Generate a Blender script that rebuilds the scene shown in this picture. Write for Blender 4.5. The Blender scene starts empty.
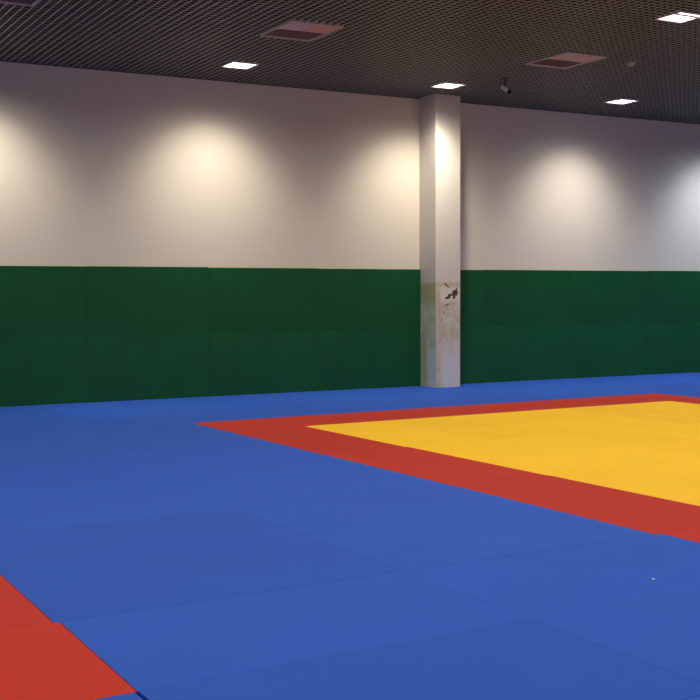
import bpy, bmesh, math, random
from mathutils import Vector, Matrix
random.seed(7)
SC = bpy.context.scene
COL = SC.collection

# ------------------------------------------------------------------ room dimensions (metres)
WALL_Y, CEIL_Z = 17.103, 4.92            # padded wall plane, underside of the open-cell ceiling
PX, PY, PW = 10.842, 16.59, 0.502       # pillar: left face x, front face y, width
MX, MY, MT = 5.360, 13.653, 0.0251       # far left corner of the red border; mats are turned slightly to the wall
PAD_T = 0.045

# ------------------------------------------------------------------ helpers
def link(name, bm, mats=(), parent=None, smooth=False):
    me = bpy.data.meshes.new(name)
    bmesh.ops.recalc_face_normals(bm, faces=bm.faces)
    bm.to_mesh(me); bm.free()
    for m in (mats if isinstance(mats, (list, tuple)) else [mats]):
        me.materials.append(m)
    if smooth:
        for p in me.polygons: p.use_smooth = True
    o = bpy.data.objects.new(name, me); COL.objects.link(o)
    if parent: o.parent = parent
    return o

def empty(name, loc, rot=(0, 0, 0)):
    o = bpy.data.objects.new(name, None); o.empty_display_size = .1
    o.location = loc; o.rotation_euler = rot; COL.objects.link(o)
    return o

def tag(o, label, cat, group=None, kind=None):
    o['label'] = label; o['category'] = cat
    if group: o['group'] = group
    if kind: o['kind'] = kind
    return o

def box(bm, x0, x1, y0, y1, z0, z1, mi=0):
    v = [bm.verts.new(c) for c in ((x0,y0,z0),(x1,y0,z0),(x1,y1,z0),(x0,y1,z0),(x0,y0,z1),(x1,y0,z1),(x1,y1,z1),(x0,y1,z1))]
    fs = []
    for q in ((3,2,1,0),(4,5,6,7),(0,1,5,4),(1,2,6,5),(2,3,7,6),(3,0,4,7)):
        f = bm.faces.new([v[i] for i in q]); f.material_index = mi; fs.append(f)
    return v

def bevel_all(bm, w, seg=2):
    bmesh.ops.bevel(bm, geom=list(bm.edges), offset=w, segments=seg, affect='EDGES', profile=.5)

def tube(bm, a, b, r0, r1=None, n=16, cap=True):
    r1 = r0 if r1 is None else r1
    a, b = Vector(a), Vector(b); d = (b - a).normalized()
    s = d.orthogonal().normalized(); t = d.cross(s)
    ra = [bm.verts.new(a + r0*(math.cos(2*math.pi*i/n)*s + math.sin(2*math.pi*i/n)*t)) for i in range(n)]
    rb = [bm.verts.new(b + r1*(math.cos(2*math.pi*i/n)*s + math.sin(2*math.pi*i/n)*t)) for i in range(n)]
    for i in range(n):
        bm.faces.new((ra[i], ra[(i+1) % n], rb[(i+1) % n], rb[i]))
    if cap:
        bm.faces.new(ra[::-1]); bm.faces.new(rb)

def lathe(bm, prof, n=28, c=(0, 0)):
    rings = []
    for r, z in prof:
        if r < 1e-6: rings.append([bm.verts.new((c[0], c[1], z))])
        else: rings.append([bm.verts.new((c[0]+r*math.cos(2*math.pi*i/n), c[1]+r*math.sin(2*math.pi*i/n), z)) for i in range(n)])
    for A, B in zip(rings, rings[1:]):
        for i in range(n):
            j = (i+1) % n
            if len(A) == 1 and len(B) == 1: continue
            if len(A) == 1: bm.faces.new((A[0], B[i], B[j]))
            elif len(B) == 1: bm.faces.new((A[i], A[j], B[0]))
            else: bm.faces.new((A[i], A[j], B[j], B[i]))

# ------------------------------------------------------------------ materials
class NT:
    def __init__(s, name):
        s.m = bpy.data.materials.new(name); s.m.use_nodes = True
        s.t = s.m.node_tree; s.b = s.t.nodes['Principled BSDF']
    def n(s, typ, **k):
        o = s.t.nodes.new(typ)
        for a, v in k.items():
            if a.startswith('i_'): o.inputs[a[2:].replace('_', ' ')].default_value = v
            else: setattr(o, a, v)
        return o
    def l(s, a, b): s.t.links.new(a, b)
    def mix(s, fac, a, b, blend='MIX'):
        o = s.n('ShaderNodeMix', data_type='RGBA', blend_type=blend)
        for sock, v in ((o.inputs[0], fac), (o.inputs[6], a), (o.inputs[7], b)):
            if hasattr(v, 'is_linked'): s.l(v, sock)
            elif isinstance(v, (tuple, list)): sock.default_value = (*v, 1) if len(v) == 3 else v
            else: sock.default_value = v
        return o.outputs[2]
    def math(s, op, a, b=None, c=None, clamp=False):
        o = s.n('ShaderNodeMath', operation=op, use_clamp=clamp)
        for i, v in enumerate((a, b, c)):
            if v is None: continue
            if hasattr(v, 'is_linked'): s.l(v, o.inputs[i])
            else: o.inputs[i].default_value = v
        return o.outputs[0]
    def noise(s, co, scale, detail=3, rough=.6):
        o = s.n('ShaderNodeTexNoise'); o.inputs['Scale'].default_value = scale
        o.inputs['Detail'].default_value = detail; o.inputs['Roughness'].default_value = rough
        s.l(co, o.inputs['Vector']); return o.outputs['Fac']
    def ramp(s, f, p0, p1):
        o = s.n('ShaderNodeMapRange'); o.inputs[1].default_value = p0; o.inputs[2].default_value = p1
        o.interpolation_type = 'SMOOTHSTEP'
        s.l(f, o.inputs[0]); return o.outputs[0]

def flat(name, col, rough=.6, spec=.3, metal=0):
    t = NT(name); t.b.inputs['Base Color'].default_value = (*col, 1)
    t.b.inputs['Roughness'].default_value = rough; t.b.inputs['Specular IOR Level'].default_value = spec
    t.b.inputs['Metallic'].default_value = metal
    return t.m

def vinyl(name, col, var=.03, rough=.72, spec=.12, bump=.25, weave=210):
    """mat vinyl: faint cloudy wear, a fine pressed straw weave"""
    t = NT(name); co = t.n('ShaderNodeTexCoord').outputs['Object']
    big = t.noise(co, 1.3, 3); fine = t.noise(co, 90, 2)
    c = t.mix(t.ramp(big, .3, .7), tuple(x*(1-var) for x in col), tuple(min(1, x*(1+var)) for x in col))
    c = t.mix(t.math('MULTIPLY', t.ramp(fine, .35, .7), .14), c, tuple(x*.55 for x in col))
    t.l(c, t.b.inputs['Base Color'])
    t.b.inputs['Roughness'].default_value = rough; t.b.inputs['Specular IOR Level'].default_value = spec
    vo = t.n('ShaderNodeTexVoronoi'); vo.inputs['Scale'].default_value = weave; t.l(co, vo.inputs['Vector'])
    bp = t.n('ShaderNodeBump'); bp.inputs['Strength'].default_value = bump; bp.inputs['Distance'].default_value = .002
    t.l(vo.outputs['Distance'], bp.inputs['Height']); t.l(bp.outputs[0], t.b.inputs['Normal'])
    return t.m

BLUE = (.024, .094, .485)
def sc(c, k): return tuple(x*k for x in c)
M_BLUE = vinyl('blue_vinyl', BLUE)
M_BLUE_D = vinyl('blue_vinyl_dark', sc(BLUE, .93))
M_BLUE_L = vinyl('blue_vinyl_light', sc(BLUE, 1.02))
M_RED = vinyl('red_vinyl', (.47, .032, .019))
M_RED_D = vinyl('red_vinyl_dark', (.45, .031, .019))
M_YEL = vinyl('yellow_vinyl', (.93, .55, .022))
M_YEL_D = vinyl('yellow_vinyl_dark', (.905, .53, .022))
GREEN = (.002, .089, .031)
M_GREENS = [vinyl('green_vinyl', sc(GREEN, k), .1, .6, .25, .15) for k in (1, .92, 1.07)]

def plaster():
    t = NT('wall_paint'); co = t.n('ShaderNodeTexCoord').outputs['Object']
    n1 = t.noise(co, .8, 4); n2 = t.noise(co, 60, 2)
    c = t.mix(n1, (.69, .64, .585), (.73, .68, .625)); t.l(c, t.b.inputs['Base Color'])
    t.b.inputs['Roughness'].default_value = .85; t.b.inputs['Specular IOR Level'].default_value = .15
    bp = t.n('ShaderNodeBump'); bp.inputs['Strength'].default_value = .15; bp.inputs['Distance'].default_value = .003
    t.l(n2, bp.inputs['Height']); t.l(bp.outputs[0], t.b.inputs['Normal'])
    return t.m
M_WALL = plaster()

def pillar_mat():
    """white paint above, stripped plaster and concrete with old filler below 1.8 m (object space: x 0..PW, y 0 = front)"""
    t = NT('stripped_pillar_paint')
    tc = t.n('ShaderNodeTexCoord').outputs['Object']
    sep = t.n('ShaderNodeSeparateXYZ'); t.l(tc, sep.inputs[0]); X, Y, Z = sep.outputs
    nA = t.noise(tc, 5, 5, .7); nB = t.noise(tc, 18, 4, .7); nC = t.noise(tc, 2.2, 4, .6); nD = t.noise(tc, 11, 5, .75)
    side = t.math('LESS_THAN', X, .012)                       # the left hand face
    paint = (.68, .64, .61)
    och = (.57, .49, .35); pale = (.70, .66, .58); lil = (.72, .69, .69); olive = (.52, .52, .31); mint = (.70, .72, .58); sky = (.74, .78, .70)
    zj = t.math('ADD', Z, t.math('MULTIPLY', t.math('SUBTRACT', nB, .5), .10))
    # front face
    f = t.mix(t.ramp(nA, .40, .62), och, pale)
    low = t.math('MULTIPLY', t.ramp(t.math('ADD', Z, t.math('MULTIPLY', t.math('SUBTRACT', nC, .5), 1.1)), .95, .45), t.ramp(X, .06, .16))
    f = t.mix(low, f, lil)
    top = t.math('MULTIPLY', t.ramp(zj, 1.40, 1.5), t.ramp(zj, 1.74, 1.68))
    top = t.math('MULTIPLY', top, t.ramp(X, .07, .12))
    f = t.mix(top, f, (.74, .70, .64))
    bandz = t.ramp(zj, 1.66, 1.74)
    f = t.mix(t.math('MULTIPLY', bandz, .8), f, (.53, .46, .29))
    f = t.mix(t.math('MULTIPLY', t.ramp(nD, .54, .66), .55), f, (.52, .45, .33))
    # left face
    s = t.mix(t.ramp(nA, .42, .6), mint, (.60, .61, .45))
    s = t.mix(t.ramp(t.math('ADD', zj, t.math('MULTIPLY', t.math('SUBTRACT', nC, .5), .6)), 1.30, 1.6), s, olive)
    lo2 = t.math('MULTIPLY', t.ramp(zj, .75, .6), t.ramp(t.math('ADD', Y, t.math('MULTIPLY', t.math('SUBTRACT', nB, .5), .1)), .27, .2))
    s = t.mix(lo2, s, sky)
    s = t.mix(t.math('MULTIPLY', t.math('MULTIPLY', t.ramp(zj, 1.0, .8), t.ramp(Y, .26, .32)), .8), s, olive)
    bare = t.mix(side, f, s)
    # yellowed corner beads
    edge = t.math('MAXIMUM', t.math('MULTIPLY', t.ramp(X, .05, .02), t.ramp(Y, .045, .015)), t.math('MULTIPLY', t.ramp(X, PW-.028, PW-.012), .8))
    bare = t.mix(t.math('MULTIPLY', edge, .7), bare, (.60, .54, .40))
    line = t.ramp(t.math('ADD', Z, t.math('MULTIPLY', t.math('SUBTRACT', nB, .5), .10)), 1.74, 1.82)
    c = t.mix(line, bare, paint)
    # chips broken through to dark concrete, on the front face only
    wob = t.n('ShaderNodeTexNoise'); wob.inputs['Scale'].default_value = 16; wob.inputs['Detail'].default_value = 3; t.l(tc, wob.inputs['Vector'])
    ws = t.n('ShaderNodeSeparateXYZ'); t.l(wob.outputs['Color'], ws.inputs[0])
    xw = t.math('ADD', X, t.math('MULTIPLY', t.math('SUBTRACT', ws.outputs[0], .5), .07))
    zw = t.math('ADD', Z, t.math('MULTIPLY', t.math('SUBTRACT', ws.outputs[1], .5), .07))
    mask = None
    def P(u, v): return ((u-434.9)*.0195, (386.5-v)*.01702)
    for (u, v, ru, rv, ang) in ((446.2, 284.9, 2.6, .75, 40), (454.9, 292.6, 2.8, 2.7, 0), (450.6, 294.6, 2.6, .8, 0), (447.2, 297.3, 2.6, .8, -20),
                                (448.6, 295.8, .9, 1.6, 0), (445.8, 304.4, 2.3, .55, -3), (456.6, 288.9, .9, 1.4, 0), (454.2, 296.8, 1.2, 1.6, 30), (443.0, 312, .5, .8, 0)):
        x0, z0 = P(u, v); a = math.radians(-ang); ca, sa = math.cos(a), math.sin(a)
        dx = t.math('SUBTRACT', xw, x0); dz = t.math('SUBTRACT', zw, z0)
        p = t.math('ADD', t.math('MULTIPLY', dx, ca/(ru*.0207)), t.math('MULTIPLY', dz, sa/(ru*.0207)))
        q = t.math('ADD', t.math('MULTIPLY', dx, -sa/(rv*.0185)), t.math('MULTIPLY', dz, ca/(rv*.0185)))
        d = t.math('ADD', t.math('MULTIPLY', p, p), t.math('MULTIPLY', q, q))
        e = t.ramp(d, 1.4, .85)
        mask = e if mask is None else t.math('MAXIMUM', mask, e)
    mask = t.math('MULTIPLY', mask, t.math('LESS_THAN', Y, .01))
    c = t.mix(mask, c, t.mix(nD, (.10, .075, .055), (.06, .045, .035)))
    t.l(c, t.b.inputs['Base Color'])
    t.b.inputs['Roughness'].default_value = .85; t.b.inputs['Specular IOR Level'].default_value = .15
    hgt = t.math('SUBTRACT', t.math('MULTIPLY', t.math('SUBTRACT', 1, line), t.math('MULTIPLY', nB, .6)), mask)
    bp = t.n('ShaderNodeBump'); bp.inputs['Strength'].default_value = .5; bp.inputs['Distance'].default_value = .008
    t.l(hgt, bp.inputs['Height']); t.l(bp.outputs[0], t.b.inputs['Normal'])
    return t.m

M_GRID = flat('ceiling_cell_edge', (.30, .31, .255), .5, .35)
M_GSIDE = flat('ceiling_cell_side_shaded', (.07, .063, .055), .6, .2)  # cell sides darkened: shade up inside the cells put into the colour
M_VOID = flat('ceiling_void', (.012, .011, .011), .95, .05)
M_FLOOR = flat('screed_under_mats', (.03, .06, .2), .9, .1)
M_VFRAME = flat('vent_frame_paint', (.52, .48, .46), .5, .3)
M_VLIGHT = flat('vent_slat_violet_lit', (.55, .47, .50), .6, .3)  # violet, rust and pink: light caught by angled slats, put into their colour
M_VRUST_LIT = flat('vent_slat_rust_lit', (.62, .38, .28), .6, .3)
M_VPINK_LIT = flat('vent_slat_pink_lit', (.62, .46, .41), .6, .3)
M_VDARK = flat('vent_slat_dark', (.50, .38, .36), .6, .3)  # darker slats: shade on the far quarters is put into the colour
M_BLACK = flat('black_plastic', (.006, .006, .006), .45, .4)
M_CAMW = flat('camera_shell_grey', (.6, .58, .56), .4, .4)
M_SMOKE = flat('beige_plastic', (.55, .46, .37), .5, .3)
M_LTRIM = flat('lamp_trim_white', (.75, .72, .68), .4, .4)
M_SPECK = flat('white_fluff', (.55, .8, .8), .9, .1)
def glow(name, col, s):
    t = NT(name); t.b.inputs['Base Color'].default_value = (.3, .22, .2, 1)
    t.b.inputs['Emission Color'].default_value = (*col, 1); t.b.inputs['Emission Strength'].default_value = s
    return t.m
M_LAMP = glow('lamp_glass_warm', (1, .93, .80), 4)
M_LAMPC = glow('lamp_glass_cool', (.97, .96, 1), 4)
M_BRIDGE = glow('lamp_bridge_glow', (1, .72, .62), .12)  # divider is no lamp: faint glow put into its material

# ------------------------------------------------------------------ the room shell
def struct(o, label, cat):
    o['kind'] = 'structure'; o['label'] = label; o['category'] = cat; return o
X0, X1, Y0 = -9.0, 24.0, -6.0
bm = bmesh.new(); box(bm, X0, X1, Y0, WALL_Y+.2, -.14, -.041)
struct(link('floor', bm, M_FLOOR), 'bare floor under the blue, red and yellow judo mats', 'floor')
bm = bmesh.new(); box(bm, X0, X1, WALL_Y, WALL_Y+.2, -.041, CEIL_Z+.75)
struct(link('wall_back', bm, M_WALL), 'off-white painted wall lit in scallops above the green pads', 'wall')
bm = bmesh.new(); box(bm, X1, X1+.2, Y0, WALL_Y+.2, -.14, CEIL_Z+.75)
struct(link('wall_right', bm, M_WALL), 'plain side wall of the hall beyond the right edge', 'wall')
bm = bmesh.new(); box(bm, X0-.2, X0, Y0, WALL_Y+.2, -.14, CEIL_Z+.75)
struct(link('wall_left', bm, M_WALL), 'plain side wall of the hall beyond the left edge', 'wall')

LIGHTS = [(6.955, 15.83), (10.575, 15.82), (14.13, 15.72), (10.435, 10.58)]
LW = .215
VENTS = [(3.07, 13.22), (6.74, 13.42), (10.94, 13.34)]
VX, VY = .362, .475
holes = [(x-LW, x+LW, y-LW, y+LW) for x, y in LIGHTS] + [(x-VX, x+VX, y-VY, y+VY) for x, y in VENTS]
holes += [(PX-.004, PX+PW+.004, PY-.004, WALL_Y+1)]
bm = bmesh.new(); box(bm, X0, X1, Y0, WALL_Y, CEIL_Z+.65, CEIL_Z+.75)
ceil = struct(link('ceiling', bm, M_VOID), 'dark open-cell grid ceiling over the judo hall', 'ceiling')
bm = bmesh.new()
def cut(lo, hi, blocks):
    segs = [(lo, hi)]
    for a, b in blocks:
        nx = []
        for s, e in segs:
            if b <= s or a >= e: nx.append((s, e)); continue
            if a > s: nx.append((s, a))
            if b < e: nx.append((b, e))
        segs = nx
    return segs
PITCH, BT, BH = .1, .010, .05
gx0, gx1, gy0, gy1 = -2.0, 23.0, 4.0, WALL_Y-.004
k = 0
while True:
    x = -1.95 + k*PITCH; k += 1
    if x > gx1: break
    for a, b in cut(gy0, gy1, [(h[2], h[3]) for h in holes if h[0]-BT < x < h[1]+BT]):
        box(bm, x-BT, x+BT, a, b, CEIL_Z, CEIL_Z+BH)
k = 0
while True:
    y = WALL_Y - .05 - k*PITCH; k += 1
    if y < gy0: break
    for a, b in cut(gx0, gx1, [(h[0], h[1]) for h in holes if h[2]-BT < y < h[3]+BT]):
        box(bm, a, b, y-BT, y+BT, CEIL_Z+.001, CEIL_Z+BH-.001)
# edge angle along the wall
box(bm, gx0, PX-.005, WALL_Y-.022, WALL_Y-.003, CEIL_Z-.012, CEIL_Z+.004)
box(bm, PX+PW+.005, gx1, WALL_Y-.022, WALL_Y-.003, CEIL_Z-.012, CEIL_Z+.004)
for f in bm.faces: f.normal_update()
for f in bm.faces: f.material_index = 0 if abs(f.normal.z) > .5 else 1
g = link('open_cell_grid', bm, [M_GRID, M_GSIDE], ceil); g['kind'] = 'structure'

bm = bmesh.new(); box(bm, 0, PW, 0, WALL_Y-PY-.001, -.04, CEIL_Z+.6)
bmesh.ops.bevel(bm, geom=[e for e in bm.edges if abs(e.verts[0].co.z-e.verts[1].co.z) > 1], offset=.008, segments=3, affect='EDGES', profile=.5)
pl = link('pillar', bm, pillar_mat()); pl.location = (PX, PY, 0)
struct(pl, 'square white pillar with stripped stained plaster on its lower part', 'pillar')

# ------------------------------------------------------------------ green wall pads
PADC = [0]
def pad(x0, x1, z0, z1, label):
    bm = bmesh.new(); w, h = x1-x0-.001, z1-z0-.001
    box(bm, -w/2, w/2, -PAD_T, 0, 0, h); bevel_all(bm, .003)
    o = link('wall_pad', bm, M_GREENS[PADC[0] % 3]); PADC[0] += 1
    o.location = ((x0+x1)/2, WALL_Y-.001, z0+.0005)
    tag(o, label, 'wall pad', 'green pads along the wall')
PL = [3.06, 5.0, 6.937, 8.867, PX-.006]; PR = [PX+PW+.006, 12.17, 14.1, 16.04, 17.98, 19.92]
ordn = ['directly', 'second', 'third', 'fourth', 'fifth']
tops = [2.015, 2.018, 2.011, 2.006]
for i in range(4):
    for row, (z0, z1) in (('lower', (0, 1.0)), ('upper', (1.0, None))):
        j = 3-i; where = 'directly left of the pillar' if j == 0 else ordn[j] + ' left of the pillar'
        pad(PL[i], PL[i+1], z0, z1 or tops[i], f'dark green wall pad in the {row} row, {where}')
    PADC[0] += 1
for i in range(5):
    for row, (z0, z1) in (('lower', (0, 1.0)), ('upper', (1.0, None))):
        where = 'narrow one directly right of the pillar' if i == 0 else ordn[i] + ' right of the pillar'
        pad(PR[i], PR[i+1], z0, z1 or [2.003, 2.008, 2.007, 2.013, 2.01][i], f'dark green wall pad in the {row} row, {where}')
    PADC[0] += 1

# ------------------------------------------------------------------ judo mats
cM, sM = math.cos(MT), math.sin(MT)
def world(u, w): return (MX + u*cM - w*sM, MY + u*sM + w*cM)
CAM_H, YAW, PITCHC, ROLL, FPX = 1.6298, .5058, -.0498, -.0035, 1171.98
Fv = Vector((math.sin(YAW)*math.cos(PITCHC), math.cos(YAW)*math.cos(PITCHC), math.sin(PITCHC)))
R0 = Vector((math.cos(YAW), -math.sin(YAW), 0)); U0 = R0.cross(Fv)
Rv = math.cos(ROLL)*R0 + math.sin(ROLL)*U0; Uv = -math.sin(ROLL)*R0 + math.cos(ROLL)*U0
def in_view(poly):
    """whether this mat lies in the photograph or just beside its frame"""
    n = 0
    (ax, ay), (bx, by), (cx, cy), (dx, dy) = poly
    for i in range(13):
        for j in range(13):
            s, t = i/12, j/12
            x = (1-s)*(1-t)*ax + s*(1-t)*bx + s*t*cx + (1-s)*t*dx
            y = (1-s)*(1-t)*ay + s*(1-t)*by + s*t*cy + (1-s)*t*dy
            d = Vector((x, y, -CAM_H)); z = d.dot(Fv)
            if z > .5 and abs(d.dot(Rv)/z) < 430/FPX and abs(d.dot(Uv)/z) < 390/FPX: n += 1
    return n >= 2
GAP, BEV, TH = .0007, .0022, .04
NM = [0]
def inset(poly, d):
    n = len(poly); out = []
    for i in range(n):
        a, b, c = poly[i-1], poly[i], poly[(i+1) % n]
        e1 = (b-a).normalized(); e2 = (c-b).normalized()
        n1 = Vector((-e1.y, e1.x)); n2 = Vector((-e2.y, e2.x))
        k = 1 + n1.dot(n2)
        out.append(b + (n1+n2)*(d/k if abs(k) > .05 else 0))
    return out

def mat(u0, u1, w0, w1, m, label, group, wall=False, gap=GAP, near=None):
    """one mat covering u0..u1 (along the wall) by w0..w1 (towards the wall); near = (u0, u1) at the near end when it lies askew"""
    yl = WALL_Y - PAD_T - .006
    n0, n1 = near or (u0, u1)
    def ww(u): return (yl - MY - u*sM)/cM if wall else w1-gap
    P = [world(n0+gap, w0+gap), world(n1-gap, w0+gap), world(u1-gap, ww(u1)), world(u0+gap, ww(u0))]
    if not in_view(P): return None
    if wall:                                   # cut round the pillar
        A, B, C, D = P; xl, xr, yf = PX-.004, PX+PW+.004, PY-.004
        def at(p, q, y): t = (y-p[1])/(q[1]-p[1]); return (p[0]+t*(q[0]-p[0]), y)
        if C[0] > xl and D[0] < xr:
            if D[0] < xl and C[0] > xr: P = [A, B, C, (xr, yl), (xr, yf), (xl, yf), (xl, yl), D]
            elif D[0] < xl: P = [A, B, at(B, C, yf), (xl, yf), (xl, yl), D]
            elif C[0] > xr: P = [A, B, C, (xr, yl), (xr, yf), at(A, D, yf)]
            else: P = [A, B, at(B, C, yf), at(A, D, yf)]
    cx, cy = sum(p[0] for p in P)/len(P), sum(p[1] for p in P)/len(P)
    rot = Matrix.Rotation(-MT, 2); L = [rot @ Vector((x-cx, y-cy)) for x, y in P]
    bm = bmesh.new(); n = len(L)
    rings = [[bm.verts.new((v.x, v.y, z)) for v in inset(L, ins)] for ins, z in ((0, -TH), (0, -BEV), (BEV*.3, -BEV*.3), (BEV, 0))]
    for A, B in zip(rings, rings[1:]):
        for i in range(n): bm.faces.new((A[i], A[(i+1) % n], B[(i+1) % n], B[i]))
    bm.faces.new(rings[0][::-1]); bm.faces.new(rings[-1])
    o = link('judo_mat', bm, m)
    o.location = (cx, cy, random.uniform(-.0006, .0006)); o.rotation_euler = (0, 0, MT)
    o['label'] = label; o['category'] = 'mat'; o['group'] = group; NM[0] += 1
    return o
ORD = ['first', 'second', 'third', 'fourth', 'fifth', 'sixth', 'seventh', 'eighth', 'ninth', 'tenth', 'eleventh', 'twelfth', 'thirteenth']
ROWS = [.045, -1.02, -2.12, -3.27, -4.36, -5.52, -6.68, -7.84, -9.005, -10.22, -11.4]
GB, GR, GY = 'blue mats around the contest area', 'red mats of the border', 'yellow mats of the contest area'

# wall strip: mats laid end-on to the wall pads
pu = ((PX+PW/2-MX)*cM + (PY-MY)*sM)
for k in range(-4, 13):
    u0 = -1.03 + k*1.0; u1 = u0+1.0
    d = round((u0+u1)/2 - pu)
    m = M_BLUE_D if k == -1 else random.choice((M_BLUE, M_BLUE, M_BLUE_L))
    n = {1: 'one mat', 2: 'two mats', 3: 'three mats', 4: 'four mats', 5: 'five mats', 6: 'six mats', 7: 'seven mats', 8: 'eight mats'}.get(abs(d), 'many mats')
    where = 'at the foot of the pillar' if d == 0 else f'{n} ' + ('left' if d < 0 else 'right') + ' of the pillar'
    lab = f'blue judo mat laid end-on to the wall pads, {where}'
    mat(u0, u1, 1.17, 3.4, m, lab, GB, wall=True)
# row beside the far red border
for k in range(-3, 7):
    u0 = k*2.02
    if k < 0: lab = 'blue mat in the row along the wall strip, just past the red corner' if k == -1 else 'blue mat in the row along the wall strip, two mats past the red corner'
    elif u0 < 8: lab = f'blue mat lying along the far red border, {ORD[k]} from its sharp corner'
    else: lab = f'blue mat along the wall strip, {ORD[k-4]} beyond the far end of the red border'
    mat(u0, u0+2.02, .045, 1.17, random.choice((M_BLUE, M_BLUE_L)), lab, GB)
# blue columns on the near side of the red border
for c, (u0, u1) in enumerate(((-2.02, 0), (-4.05, -2.02), (-6.08, -4.05))):
    for r in range(10):
        w1, w0 = ROWS[r], ROWS[r+1]
        a, b = u0, u1
        nr = None
        if c == 2 and 6 <= r <= 7:
            fb, nb = ((-4.052, -4.074), (-4.045, -4.069))[r-6]
            mat(a, fb, w0, w1, M_RED_D if r == 6 else M_RED,
                'red mat cut by the left frame edge, ' + ('the farther one of two' if r == 6 else 'the nearer one with the sharp corner'), 'red mats at the near corner', near=(a, nb))
            continue
        if c == 0: b = (-.035, -.03, -.03, -.02, -.02, -.013, -.013, .042, 0, 0)[r]
        if c == 1 and r == 6: a, nr = -4.051, (-4.073, b)
        if c == 1 and r == 7: a, nr = -4.043, (-4.067, b)
        if c == 1 and r == 8: a = -4.062
        if c == 2 and r >= 8: b = -4.080
        if c == 0: m = M_BLUE_L if r < 8 else M_BLUE
        else: m = M_BLUE_D if r in (5, 6, 8) else M_BLUE
        if c == 0 and r == 8: m = M_BLUE
        tone = 'dark blue' if m is M_BLUE_D else 'blue'
        if c == 0: lab = f'{tone} mat touching the near red border strip, {ORD[r]} from its corner'
        elif c == 1: lab = f'{tone} mat one column out from the near red border, {ORD[r]} in its column'
        else: lab = f'{tone} mat in the column of the lone red mats, {ORD[r]} row'
        if c == 2 and r == 8: lab = 'blue mat below the lone red mat, at a dark open joint'
        mat(a, b, w0, w1, m, lab, GB, near=nr)
# red border: far side (first mat starts at the corner), left side, right side
for k in range(4):
    mat(k*2.0 if k else -.035, (k+1)*2.0 if k < 3 else 7.88, -1.02, .045, (M_RED, M_RED_D)[k % 2], f'red mat in the far border row, {ORD[k]} from the sharp corner', GR)
RW = [-1.02, -3.27, -5.52, -7.84, -10.1]
YOFF = (-.03, -.005, .012, .012); ROFF = (-.03, -.02, -.013, .042)
for k in range(4):
    mat(ROFF[k], 1.02+YOFF[k], RW[k+1], RW[k], (M_RED_D, M_RED)[k % 2], f'red mat in the near border strip, {ORD[k]} after the corner mat', GR)
    mat(7.10, 7.88, RW[k+1], RW[k], M_RED, f'red mat in the border strip at the right frame edge, {ORD[k]} strip mat', GR)
# yellow area: lengths run towards the wall
YU = [1.02, 2.06, 3.04, 4.03, 5.01, 6.05, 7.10]
for k in range(3):
    for j in range(6):
        mat(YU[j] + (YOFF[k] if j == 0 else 0), YU[j+1], RW[k+1], RW[k], (M_YEL, M_YEL_D, M_YEL)[(k*2+j) % 3],
            f'yellow mat in the {("far", "middle", "near")[k]} row of the contest area, {ORD[j]} from the near red strip', GY)
# blue beyond the right side of the red border
for k in range(6):
    for r in range(2):
        mat(7.88+r*2.02, 9.9+r*2.02, ROWS[k+1], ROWS[k], M_BLUE, f'blue mat beyond the far right red border, {ORD[k]} row, {ORD[r]} out', GB)

# speck of white fluff on the mat
bm = bmesh.new(); bmesh.ops.create_icosphere(bm, subdivisions=2, radius=.009)
for v in bm.verts: v.co *= random.uniform(.75, 1.2)
for v in bm.verts: v.co.z *= .5
o = link('fluff_speck', bm, M_SPECK); xw, yw = world(-.92, -8.74); o.location = (xw, yw, .005)
tag(o, 'tiny white speck of fluff on the blue mat by the red border', 'speck')

# ------------------------------------------------------------------ ceiling fixtures
def make_light(x, y, label, lampm):
    t = empty('recessed_light', (x, y, CEIL_Z)); tag(t, label, 'ceiling light', 'recessed square ceiling lights')
    W, I = LW-.004, LW-.022
    bm = bmesh.new()
    box(bm, -W, W, -W, -I, -.008, .05); box(bm, -W, W, I, W, -.008, .05)
    box(bm, -W, -I, -I, I, -.008, .05); box(bm, I, W, -I, I, -.008, .05)
    box(bm, -W, W, -W, W, .05, .06)
    link('frame', bm, M_LTRIM, t)
    def panel(y0, y1):
        bm = bmesh.new(); box(bm, -I+.002, I-.002, y0, y1, .002, .03); bevel_all(bm, .004); link('lamp_panel', bm, lampm, t)
    panel(-.03, I-.002); panel(-I+.002, -I+.08)
    bm = bmesh.new(); box(bm, -I+.002, I-.002, -I+.082, -.032, .006, .04); link('divider', bm, M_BRIDGE, t)
    return t
make_light(*LIGHTS[0], 'glowing square ceiling light above the wall between pillar and left edge', M_LAMP)
make_light(*LIGHTS[1], 'glowing square ceiling light just in front of the pillar top', M_LAMP)
make_light(*LIGHTS[2], 'glowing square ceiling light right of the pillar, close to the wall', M_LAMPC)
make_light(*LIGHTS[3], 'glowing square ceiling light farthest from the wall, near the top right corner', M_LAMPC)

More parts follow.
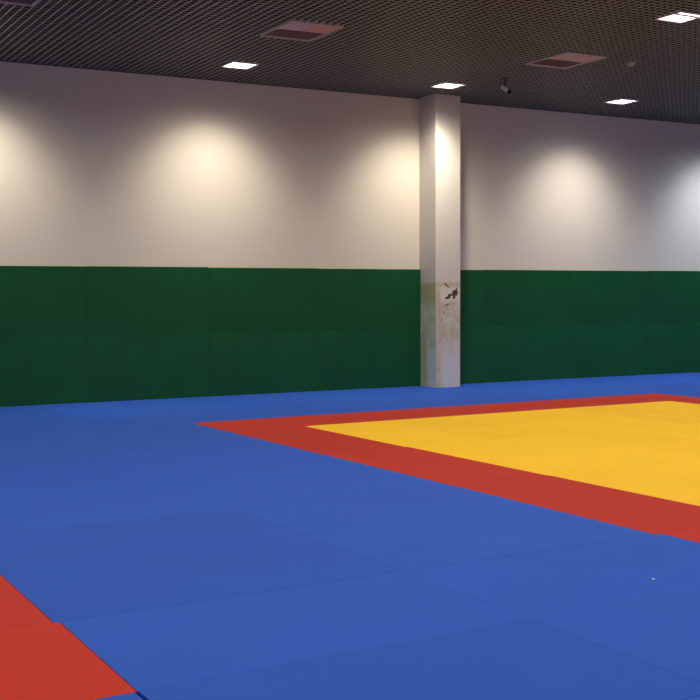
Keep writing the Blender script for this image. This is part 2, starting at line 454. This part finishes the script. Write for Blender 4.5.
def make_vent(x, y, label, mats):
    t = empty('ceiling_vent', (x, y, CEIL_Z)); tag(t, label, 'ceiling vent', 'four-way air vents in the ceiling')
    a, b, fw = VX-.004, VY-.004, .022
    bm = bmesh.new()
    box(bm, -a, a, -b, -b+fw, -.006, .05); box(bm, -a, a, b-fw, b, -.006, .05)
    box(bm, -a, -a+fw, -b+fw, b-fw, -.006, .05); box(bm, a-fw, a, -b+fw, b-fw, -.006, .05)
    link('frame', bm, M_VFRAME, t)
    bm = bmesh.new(); box(bm, -a+.002, a-.002, -b+.002, b-.002, .051, .09); link('back_box', bm, M_BLACK, t)
    ia, ib = a-fw-.002, b-fw-.002
    quads = [(-ia, -.004, -ib, -.004), (.004, ia, -ib, -.004), (-ia, -.004, .004, ib), (.004, ia, .004, ib)]
    for qi, (x0, x1, y0, y1) in enumerate(quads):
        bm = bmesh.new()
        n = 11; st = (y1-y0)/n; tilt = 1 if qi < 2 else -1
        for i in range(n):            # slats lean towards the hall in the near pair, away in the far pair
            yy = y0 + i*st
            w = st*.93; h0, h1 = (.012, .0) if tilt > 0 else (.0, .02)
            v = [bm.verts.new(c) for c in ((x0, yy, h0), (x1, yy, h0), (x1, yy+w, h1), (x0, yy+w, h1),
                                           (x0, yy, h0+.003), (x1, yy, h0+.003), (x1, yy+w, h1+.003), (x0, yy+w, h1+.003))]
            for q in ((3,2,1,0),(4,5,6,7),(0,1,5,4),(1,2,6,5),(2,3,7,6),(3,0,4,7)): bm.faces.new([v[i2] for i2 in q])
        link('slat_panel', bm, mats[qi], t)
    bm = bmesh.new(); box(bm, -.15, .13, -ib+.005, -ib+.06, -.005, -.001); link('edge_strip', bm, M_VDARK, t)  # thin strip in the darker slat colour along the near edge
    return t
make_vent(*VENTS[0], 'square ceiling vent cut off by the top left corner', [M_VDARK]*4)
make_vent(*VENTS[1], 'square ceiling vent with quarters tinted violet and rust by light, left of the pillar', [M_VLIGHT, M_VRUST_LIT, M_VDARK, M_VDARK])
make_vent(*VENTS[2], 'square ceiling vent with slats tinted pinkish by light, right of the pillar', [M_VPINK_LIT, M_VPINK_LIT, M_VDARK, M_VDARK])

# smoke detector
t = empty('smoke_detector', (11.88, 13.02, CEIL_Z)); tag(t, 'small round beige smoke detector under the dark ceiling grid', 'smoke detector')
bm = bmesh.new(); lathe(bm, [(0, 0), (.058, 0), (.06, -.012), (.055, -.02), (0, -.02)]); link('base', bm, M_SMOKE, t, True)
bm = bmesh.new(); lathe(bm, [(.042, -.02), (.044, -.036), (.034, -.046), (.012, -.05), (0, -.05)]); link('sensor_head', bm, M_SMOKE, t, True)

# surveillance camera on a bracket
def on_plane(px, py, depth_pt):
    d = Fv + (px-350)/FPX*Rv - (py-350)/FPX*Uv; k = depth_pt.dot(Fv) - CAM_H*Fv.z
    return Vector((0, 0, CAM_H)) + d*k
base = Vector((10.99, 14.86, CEIL_Z))
t = empty('security_camera', base); tag(t, 'grey bullet security camera hanging on a black bracket by the pillar', 'security camera')
A = Vector((-.075, -.01, -.135)); B = Vector((.06, -.04, -.215)); dirn = (B-A).normalized()
bm = bmesh.new(); lathe(bm, [(0, 0), (.035, 0), (.035, -.014), (.012, -.02), (0, -.02)], 20); tube(bm, (0, 0, -.015), (0, 0, -.115), .011, n=10)
tube(bm, (0, 0, -.115), A.lerp(B, .42)+Vector((0, 0, .02)), .010, n=10); link('bracket', bm, M_BLACK, t, False)
bm = bmesh.new(); tube(bm, A, A.lerp(B, .72), .030, n=20); link('housing', bm, M_CAMW, t, False)
bm = bmesh.new(); tube(bm, A.lerp(B, .72), B+dirn*.012, .033, .034, n=20); f = link('lens_hood', bm, M_BLACK, t, False)
bm = bmesh.new(); pts = [Vector((-.075, 0, .0)), Vector((-.082, 0, -.05)), Vector((-.085, 0, -.10)), A+Vector((-.002, 0, .012))]
for p, q in zip(pts, pts[1:]): tube(bm, p, q, .005, n=8)
link('cable', bm, M_BLACK, t)

# ------------------------------------------------------------------ light
def spot(x, y, e, col, ang=124, blend=.62, r=.10, tilt=0):
    l = bpy.data.lights.new('downlight', 'SPOT'); l.energy = e; l.color = col; l.spot_size = math.radians(ang); l.spot_blend = blend
    l.shadow_soft_size = r
    o = bpy.data.objects.new('downlight', l); o.location = (x, y, CEIL_Z-.05); o.rotation_euler = (math.radians(tilt), 0, 0); COL.objects.link(o); return o
WARM, COOL, MID = (1, .90, .70), (.80, .90, 1), (1, .93, .82)
for x, y, c, e in ((3.32, 15.83, WARM, 1), (6.955, 15.83, WARM, 1), (10.575, 15.82, WARM, 1), (14.13, 15.72, (1, .93, .80), 1), (17.75, 15.7, COOL, 1.05), (21.3, 15.7, COOL, 1)):
    spot(x, y, 235*e, c, 98, 1.0, .12, 20)      # twin lamps: one turned to the wall, one straight down
    spot(x, y, 150*e, c, 156, 1.0, .12)
    spot(x, y-.12, 150*e, MID, 84, 1.0, .12, -8)  # added spot to brighten the far floor; the fixtures have no third lamp
for y in (10.58, 5.4, .2):
    for x in (-3.9, -.3, 3.3, 6.9, 10.435, 14.1, 17.7, 21.3):
        spot(x, y, 300, MID, 150, .9)
W = bpy.data.worlds.new('World'); SC.world = W; W.use_nodes = True
W.node_tree.nodes['Background'].inputs[0].default_value = (1, .86, .73, 1)
W.node_tree.nodes['Background'].inputs[1].default_value = .50

# ------------------------------------------------------------------ camera
cd = bpy.data.cameras.new('Camera'); cam = bpy.data.objects.new('Camera', cd); COL.objects.link(cam)
cd.sensor_width = 36; cd.sensor_fit = 'HORIZONTAL'; cd.lens = FPX*36/700; cd.clip_end = 200
m = Matrix((Rv, Uv, -Fv)).transposed().to_4x4(); m.translation = Vector((0, 0, CAM_H))
cam.matrix_world = m; SC.camera = cam
SC.view_settings.view_transform = 'Standard'; SC.view_settings.look = 'None'; SC.view_settings.exposure = 0
print('mats', NM[0])
